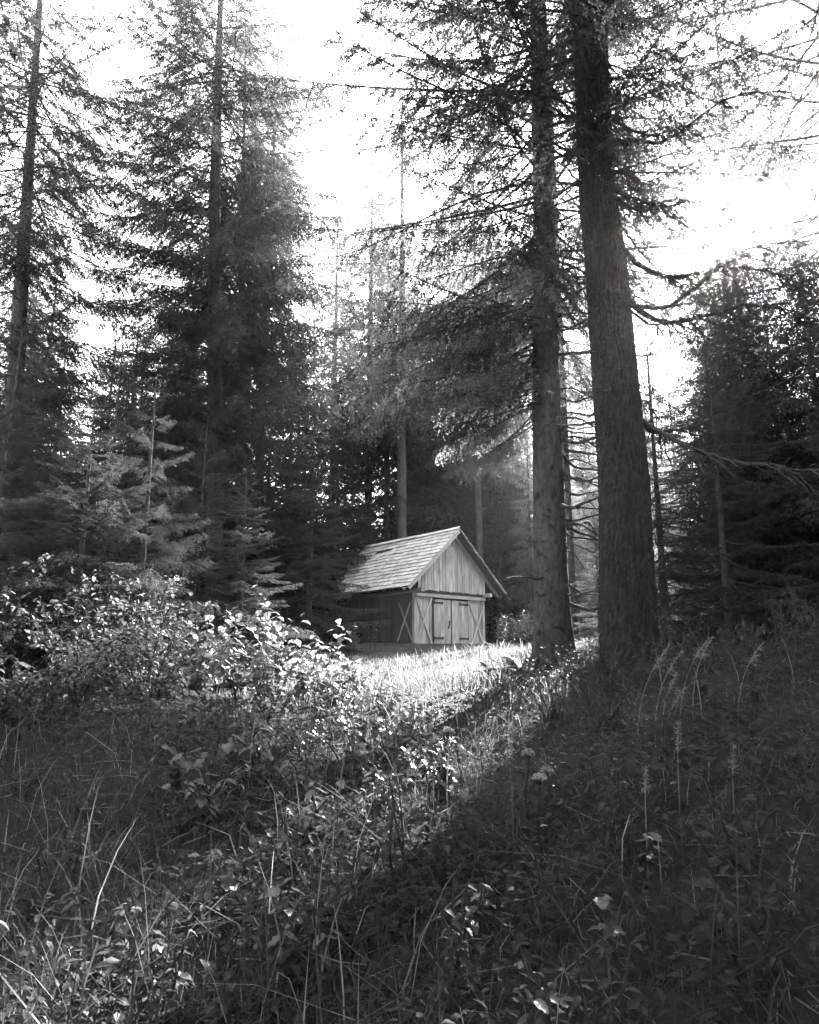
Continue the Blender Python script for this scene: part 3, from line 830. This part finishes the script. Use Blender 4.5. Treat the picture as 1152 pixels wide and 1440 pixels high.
tag(o, 'tall tangled grass covering the slope up to the hut', 'grass', kind='stuff')
# long arching blades in the foreground
x, y = scatter(2600, 1.7, 8.5, 1.1)
k = (x < .3 + .5 * vnoise(x, y, 1.2, 2)) | (rng.random(len(x)) < .3)
x, y = x[k], y[k]; n = len(x)
V, T, mi = blades(n, x, y, rng.uniform(.4, .85, n), rng.uniform(.006, .011, n), None, (rng.random(n) < .12).astype(int), 1.25)
o = link('long_grass', mesh_np('long_grass', V, T, [M['grass'], M['grass_dry']], mi))
tag(o, 'long arching grass blades in the dark foreground', 'grass', kind='stuff')

# low leafy herbs
def leaf_cards(px, py, pz, size, tilt, mi=0):
    n = len(px)
    az = rng.uniform(0, 2 * PI, n)
    ca, sa = np.cos(az), np.sin(az)
    f = np.stack([ca * np.cos(tilt), sa * np.cos(tilt), np.sin(tilt)], -1)
    roll = rng.normal(size=n) * .35
    r = np.stack([-sa, ca, np.zeros(n)], -1); up = np.cross(f, r)
    r = r * np.cos(roll)[:, None] + up * np.sin(roll)[:, None]; up = np.cross(f, r)
    P = np.stack([px, py, pz], -1); s = size[:, None]
    wd = .30
    a = P; m1 = P + f * s * .4 - up * s * .02; tip = P + f * s - up * s * .14
    l1 = P + f * s * .38 + r * s * wd + up * s * .06; r1 = P + f * s * .38 - r * s * wd + up * s * .06
    l2 = P + f * s * .72 + r * s * wd * .7; r2 = P + f * s * .72 - r * s * wd * .7
    V = np.stack([a, l1, l2, tip, r2, r1, m1], 1).reshape(-1, 3)
    b = np.arange(n) * 7
    T = np.stack([np.stack([b+6, b+i, b+j], 1) for (i, j) in ((1, 0), (2, 1), (3, 2), (4, 3), (5, 4), (0, 5))], 1).reshape(-1, 3)
    return V, T
x, y = scatter(21000, 1.8, 16, 1.3)
k = (rng.random(len(x)) < .35 + .75 * vnoise(x, y, .8, 7)) & ~((x > -.2) & (x < 2) & (y > 11))
x, y = x[k], y[k]; n = len(x)
rep_ = rng.integers(3, 8, n); idx = np.repeat(np.arange(n), rep_)
hh = np.clip(.22 + .16 * vnoise(x, y, .7, 3), .06, .5)
lx = x[idx] + rng.normal(size=len(idx)) * .07; ly = y[idx] + rng.normal(size=len(idx)) * .07
lz = gz(lx, ly) + hh[idx] * rng.uniform(.35, 1.15, len(idx))
V, T = leaf_cards(lx, ly, lz, rng.uniform(.018, .07, len(idx)) * (1 + .04 * y[idx]), rng.normal(size=len(idx)) * .4 - .1)
o = link('ground_herbs', mesh_np('ground_herbs', V, T, M['leaf_small']))
tag(o, 'low leafy herbs tangled through the grass', 'herbs', kind='stuff')

# one leaf of the big-leaved plants: folded along the midrib, drooping, toothed edge
def leaf_mesh(seed, wd=.30, droop=.22, teeth=.03, mat='leaf'):
    r_ = np.random.default_rng(seed); nseg = 8
    V = []; T = []
    for i in range(nseg + 1):
        t = i / nseg
        wv = wd * (math.sin(PI * min(1, t ** .75)) ** .8) * (1 + (teeth * 4 if i % 2 else -teeth * 4) * (0 < i < nseg))
        z = -droop * t * t + .03 * math.sin(t * 7 + seed)
        b = .02 * r_.normal()
        V += [[t, wv, z + .25 * wv + b], [t, 0, z], [t, -wv, z + .25 * wv - b]]
    for i in range(nseg):
        a = i * 3
        for q in (0, 1): T += [[a+q, a+q+3, a+q+4], [a+q, a+q+4, a+q+1]]
    return mesh_np('leaf', V, T, M[mat], smooth=True)
LEAF = [leaf_mesh(k, .26 + .03 * k, .15 + .06 * k) for k in range(4)]
LEAFD = [leaf_mesh(k + 4, .22 + .03 * k, .2 + .06 * k, mat='leaf_dark') for k in range(3)]
NARROW = [leaf_mesh(k + 9, .10, .3) for k in range(3)]

def leafy(name, label, cat, x, y, h, nst, spread, lsz, per, group=None, protos=LEAF, upright=False, start=.25):
    z0 = float(gz(x, y))
    T = thing(name, label, cat, (x, y, z0 - .02), 0, group)
    mb = MB(); leaves = []
    for s in range(nst):
        az = rng.uniform(0, 2 * PI); l = h * rng.uniform(.65, 1.1); sp = spread * rng.uniform(.2, 1)
        ts = np.linspace(0, 1, 7)
        P = np.stack([math.cos(az) * sp * ts ** 1.3, math.sin(az) * sp * ts ** 1.3, l * (ts - .12 * ts ** 2 * (sp / max(h, .1)))], -1)
        P[1:] += rng.normal(size=(6, 3)) * .012
        P[:, :2] += rng.normal(size=2) * .05
        mb.tube(P, .007 * (1 - .7 * ts) + .002, 5)
        m_ = int(per * rng.uniform(.7, 1.3))
        for k in range(m_):
            t = start + (1 - start) * (k + rng.uniform(0, .6)) / m_
            t = min(t, 1)
            p_ = np.array([np.interp(t, ts, P[:, q]) for q in range(3)])
            la = az + k * 2.4 + rng.uniform(-.5, .5)
            sz = lsz * rng.uniform(.6, 1.25) * (1.1 - .4 * t)
            tl = rng.uniform(-.1, .5) if not upright else rng.uniform(-.9, -.1)
            leaves.append((p_, la, tl, sz))
    link('stem', mb.mesh('stem', M['twig']), T)
    for (p_, la, tl, sz) in leaves:
        link('leaf', protos[int(rng.integers(len(protos)))], T, p_, (rng.uniform(-.35, .35), tl, la), (sz, sz, sz))
    return T

def twiggy(x, y, h):
    T = thing('twiggy_bush', 'twiggy bush with small leaves left of the broad-leaved shrubs', 'bush', (x, y, float(gz(x, y)) - .02), rng.uniform(0, 6), 'twiggy bushes at the left')
    mb = MB(); pts = []
    for s_ in range(16):
        az = rng.uniform(0, 2 * PI); l = h * rng.uniform(.5, 1.1); sp = .85 * rng.uniform(.15, 1)
        ts = np.linspace(0, 1, 8)
        P = np.stack([math.cos(az) * sp * ts ** 1.2, math.sin(az) * sp * ts ** 1.2, l * (ts - .2 * ts ** 2)], -1)
        P[1:] += np.cumsum(rng.normal(size=(7, 3)) * .02, axis=0)
        mb.tube(P, .009 * (1 - .8 * ts) + .002, 5)
        for _ in range(7):
            i = rng.integers(2, 8); e = P[i] + norm(rng.normal(size=3) + [math.cos(az) * .6, math.sin(az) * .6, .5]) * rng.uniform(.12, .35)
            mid = (P[i] + e) / 2 + rng.normal(size=3) * .02
            mb.tube(np.stack([P[i], mid, e]), [.004, .003, .0015], 4)
            for _ in range(6): pts.append(P[i] + (e - P[i]) * rng.uniform(.2, 1.05) + rng.normal(size=3) * .02)
    link('stem', mb.mesh('stem', M['twig']), T)
    p = np.array(pts)
    V, Tt = leaf_cards(p[:, 0], p[:, 1], p[:, 2], rng.uniform(.04, .10, len(p)), rng.normal(size=len(p)) * .45 - .25)
    tag(link('foliage', mesh_np('foliage', V, Tt, M['leaf']), T), kind='stuff')

def frond_mesh(seed):
    r_ = np.random.default_rng(seed); V = []; T = []; n_ = 16
    ax = lambda t: np.array([t * .9, 0, .75 * t - .62 * t * t])
    for i in range(1, n_):
        t = i / n_; l = .22 * math.sin(PI * t ** .6) ** .8 + .01; p_ = ax(t)
        for sg in (-1, 1):
            d = np.array([.45, sg, -.12 + .1 * r_.normal()]); d /= np.linalg.norm(d)
            w = np.array([.028, 0, .012]); b = len(V)
            V += [p_ - w * .6, p_ + w * .6, p_ + d * l * .55 + w, p_ + d * l, p_ + d * l * .55 - w]
            T += [[b, b+1, b+2], [b, b+2, b+4], [b+4, b+2, b+3]]
    for i in range(n_):
        a, c = ax(i / n_), ax((i + 1) / n_); b = len(V); w = np.array([0, .008, 0])
        V += [a - w, a + w, c + w, c - w]; T += [[b, b+1, b+2], [b, b+2, b+3]]
    return mesh_np('frond', np.array(V), T, M['leaf_small'])
FROND = [frond_mesh(k) for k in range(3)]
def fern(x, y, h):
    F = thing('fern', 'arching fern clump at the foot of the two big trunks', 'fern', (x, y, float(gz(x, y)) - .02), 0, 'ferns at the foot of the big trunks')
    n_ = int(rng.integers(7, 11)); a0 = rng.uniform(0, 6)
    for k in range(n_):
        s_ = h * rng.uniform(.8, 1.25)
        link('frond', FROND[int(rng.integers(3))], F, (0, 0, 0), (rng.uniform(-.2, .2), rng.uniform(-.45, .15), a0 + k * 2 * PI / n_ + rng.uniform(-.3, .3)), (s_, s_, s_))

for (x, y, h, nst, sp) in ((-2.9, 12.2, 1.35, 7, .6), (-2.1, 12.0, 1.45, 8, .65), (-1.5, 12.6, 1.2, 7, .6), (-3.5, 13.0, 1.3, 6, .6), (-2.5, 11.0, 1.0, 7, .6), (-1.5, 11.2, .95, 7, .55), (-1.0, 11.8, .8, 6, .5), (-2.6, 13.2, 1.8, 8, .7), (-3.3, 11.6, 1.5, 8, .7), (-1.9, 10.2, .95, 8, .6), (-2.9, 10.1, 1.1, 8, .65), (-.9, 10.6, .7, 7, .5), (-4.1, 12.4, 1.7, 7, .7)):
    leafy('leafy_shrub', 'tall shrub with broad layered leaves below the young spruces', 'shrub', x, y, h, nst, sp, .21, 11, 'broad-leaved shrubs below the spruces')
for (x, y, h) in ((-.9, 9.6, .6), (-.3, 9.9, .55), (-1.6, 8.9, .7), (-.6, 8.6, .5), (-.1, 8.4, .45), (-1.9, 10.0, .75), (-.25, 7.6, .45), (-1.1, 7.8, .5), (.15, 7.0, .4), (-.5, 7.0, .4), (-.8, 6.2, .45), (-.2, 5.9, .4), (.3, 6.2, .4), (-1.4, 5.6, .45), (-.6, 5.2, .4), (-2.2, 7.8, .6), (-2.6, 8.8, .7), (.35, 8.0, .4), (-.05, 9.2, .45)):
    leafy('broad_leaf_herb', 'knee-high herb with glossy toothed leaves beside the grass path', 'plant', x, y, h, 6, .35, .13, 8, 'glossy herbs beside the path')
for (x, y, h) in ((-1.6, 7.2, .5), (-1.25, 6.6, .45), (-1.9, 6.3, .45)):
    leafy('broad_leaf_herb', 'herb with large pale leaves among the long foreground grass', 'plant', x, y, h, 4, .35, .22, 6, 'large-leaved herbs in the long grass')
for (x, y, h) in ((-.95, 4.2, .35), (-.45, 3.6, .3), (-.65, 3.9, .35), (.45, 2.75, .35), (.30, 3.9, .35), (.9, 3.3, .3), (.1, 4.6, .4), (1.25, 3.9, .4), (-1.3, 3.6, .3), (.35, 5.2, .4)):
    leafy('seedling', 'small broad-leaved seedling in the shaded foreground grass', 'plant', x, y, h, 2, .15, .12, 5, 'seedlings in the foreground', start=.5)
for k in range(16):
    x = rng.uniform(3.3, 5.2); y = rng.uniform(26.0, 28.6)
    leafy('fireweed', 'upright narrow-leaved stalk in the clump right of the hut', 'plant', x, y, rng.uniform(.8, 1.5), 3, .2, .22, 16, 'tall stalks right of the hut', NARROW, True, .2)
for k in range(7):
    leafy('fireweed', 'upright stalk in the bright grass below the side wall', 'plant', rng.uniform(-2.6, -1.0), rng.uniform(20, 24), rng.uniform(.7, 1.1), 2, .15, .16, 14, 'stalks below the side wall', NARROW, True, .3)

for (x, y, h) in ((-3.6, 10.2, 1.7), (-4.5, 10.0, 1.9), (-5.3, 9.2, 1.6), (-3.9, 8.9, 1.2), (-5.9, 10.4, 2.0), (-4.9, 11.2, 2.2), (-4.1, 11.0, 1.9), (-5.5, 8.0, 1.3), (-6.6, 9.4, 1.9), (-3.2, 9.4, 1.1), (-4.4, 8.2, 1.0)):
    twiggy(x, y, h)
for (x, y) in ((2.0, 13.2), (2.5, 12.9), (3.1, 13.0), (2.6, 10.8), (3.2, 10.3), (3.9, 10.4), (4.3, 11.0), (1.6, 13.8), (3.5, 12.6), (4.6, 12.2)):
    fern(x, y, rng.uniform(.5, .85))

spots = []
while len(spots) < 44:
    yy = 2.6 + 8 * rng.random() ** 1.2; xx = rng.uniform(-1, 1) * (.55 * yy + .6)
    if -.4 < xx - .05 * yy < 1.0 and yy > 7: continue
    if all((xx - a) ** 2 + (yy - b) ** 2 > .35 for a, b in spots): spots.append((xx, yy))
for k, (x, y) in enumerate(spots):
    if k % 3 == 0:
        leafy('nettle', 'upright dark nettle in the overgrown foreground', 'plant', x, y, rng.uniform(.5, .85), 3, .16, .075, 18, 'nettles in the foreground', [LEAFD[0], LEAFD[1]], False, .25)
    else:
        leafy('bramble', 'low arching bramble in the overgrown foreground', 'plant', x, y, rng.uniform(.3, .55), 5, .45, .075, 11, 'brambles in the foreground', LEAFD, False, .2)

for (x, y) in ((1.5, 8.2), (2.2, 8.8), (2.9, 8.4), (3.6, 9.0), (1.9, 7.2), (2.7, 7.1), (3.4, 7.6), (1.3, 9.6), (2.2, 10.0), (3.0, 9.6), (4.2, 8.4), (1.7, 11.2), (4.0, 7.0), (4.9, 9.2)):
    leafy('bramble', 'tall dark bramble on the bank below the big trunks', 'plant', x, y, rng.uniform(.55, .95), 7, .55, .085, 12, 'brambles on the right bank', LEAFD, False, .15)

# feathery seed heads
def plume(label, x, y, h, group, lean=.2, fat=.05):
    z0 = float(gz(x, y)); T = thing('plume_grass', label, 'plant', (x, y, z0 - .02), rng.uniform(-.6, .6), group)
    ts = np.linspace(0, 1, 9)
    P = np.stack([lean * h * ts ** 2.5, 0 * ts, h * (ts - .06 * ts ** 3)], -1)
    mb = MB(); mb.tube(P, .004 * (1 - .6 * ts) + .001, 5); link('stalk', mb.mesh('stalk', M['grass_dry']), T)
    mb = MB(); n_ = 46
    q = rng.uniform(.74, 1.0, n_); p0 = np.stack([np.interp(q, ts, P[:, k]) for k in range(3)], -1)
    d = norm(rng.normal(size=(n_, 3)) * [1, 1, .6] + [.5 * lean * 4, 0, .5])
    ln = fat * rng.uniform(.7, 1.5, n_) * (1 - .9 * (q - .74) / .3)
    needles(mb, p0, d, np.maximum(ln, .02), 3.0, .006, .014, .005, 0)
    link('seed_head', mb.mesh('seed_head', M['grass_dry']), T)
for (x, y, h) in ((1.78, 6.0, .95), (1.95, 6.1, .85), (2.12, 6.0, .9), (1.9, 5.8, .7), (2.3, 6.2, .85), (1.85, 5.6, .6), (2.45, 5.7, .75)):
    plume('pale feathery grass plume in the shade below the furrowed trunk', x, y, h, 'feathery plumes below the big trunks', .3, .07)
for (x, y, h) in ((1.45, 4.2, .7), (1.2, 4.0, .6), (1.7, 4.1, .5)):
    plume('slender upright seed spike in the dark foreground grass', x, y, h, 'seed spikes in the foreground', .05, .03)

# white umbels
def umbel(x, y, h):
    z0 = float(gz(x, y)); T = thing('umbel_flower', 'white umbel flower head on thin stalk in the shaded grass', 'flower', (x, y, z0 - .02), rng.uniform(0, 6), 'white umbels in the shaded grass')
    mb = MB(); mb.tube([(0, 0, 0), (.02, 0, h * .5), (.0, .02, h)], [.006, .005, .004], 5)
    heads = MB()
    for k in range(16):
        a = k * 2.4; r = .042 * math.sqrt((k + .5) / 16)
        e = (math.cos(a) * r, .02 + math.sin(a) * r, h + .055 - r * r * 16)
        mb.tube([(0, .02, h - .01), (e[0] * .6, .02 + (e[1] - .02) * .6, h + .02), e], .0015, 3)
        for _ in range(14):
            c = np.array(e) + rng.normal(size=3) * [.007, .007, .006]
            q = rng.normal(size=(3, 3)) * .004 + c
            heads.add(np.concatenate([q, c[None] + rng.normal(size=(1, 3)) * .004]), [[0, 1, 2], [0, 2, 3]])
    link('stalk', mb.mesh('stalk', M['grass']), T); link('flower_head', heads.mesh('flower_head', M['flower']), T)
for (x, y, h) in ((.76, 5.0, .55), (.80, 4.75, .45), (.88, 4.9, .42), (.30, 6.3, .5)):
    umbel(x, y, h)

# a fallen bare branch
v, t, m_ = dead_arrays(1.1, .014, .05, 6)
o = link('fallen_branch', mesh_np('fallen_branch', v, t, M['twig'], m_, True), None, (-.05, 3.6, float(gz(0, 3.6)) + .12), (0, .03, .15))
tag(o, 'bare fallen branch lying in the foreground grass', 'branch')

# short matted grass and dead litter between the taller plants
x, y = scatter(52000, 1.6, 13.5, 1.25)
n = len(x)
V, T, mi = blades(n, x, y, rng.uniform(.05, .20, n) * (1 + .5 * vnoise(x, y, 1.7, 9)), rng.uniform(.004, .009, n), None, (rng.random(n) < .10).astype(int), 1.5)
o = link('matted_grass', mesh_np('matted_grass', V, T, [M['grass'], M['grass_dry']], mi))
tag(o, 'short matted grass between the taller plants', 'grass', kind='stuff')
mb = MB()
for _ in range(420):
    yy = rng.uniform(1.8, 9); xx = rng.uniform(-1, 1) * (yy * .65 + .5); a = rng.uniform(0, 6.28); l = rng.uniform(.06, .3)
    zz = float(gz(xx, yy)) + rng.uniform(.02, .12)
    e = np.array([math.cos(a) * l, math.sin(a) * l, rng.uniform(-.05, .08)])
    b0 = np.array([xx, yy, zz])
    mb.tube(np.stack([b0, b0 + e * .5 + rng.normal(size=3) * .012, b0 + e]), [.004, .0035, .002], 4)
tag(link('twig_litter', mb.mesh('twig_litter', M['grass_dry'])), 'thin dead twigs littering the ground', 'twigs', kind='stuff')

# ------------------------------------------------------------------ haze: forest air, also added to stand in for lens glare round the sun
b = MB(); b.box((0, 12, 16), (490, 510, 52))
hz_m = bpy.data.materials.new('haze'); hz_m.use_nodes = True
hn = hz_m.node_tree; hn.nodes.clear()
ho = hn.nodes.new('ShaderNodeOutputMaterial'); hv = hn.nodes.new('ShaderNodeVolumePrincipled')
hv.inputs['Color'].default_value = (.95, .95, .95, 1)
hv.inputs['Density'].default_value = .0008
hv.inputs['Anisotropy'].default_value = .97
hn.links.new(hv.outputs[0], ho.inputs['Volume'])
tag(link('haze', b.mesh('haze', hz_m)), kind='stuff')
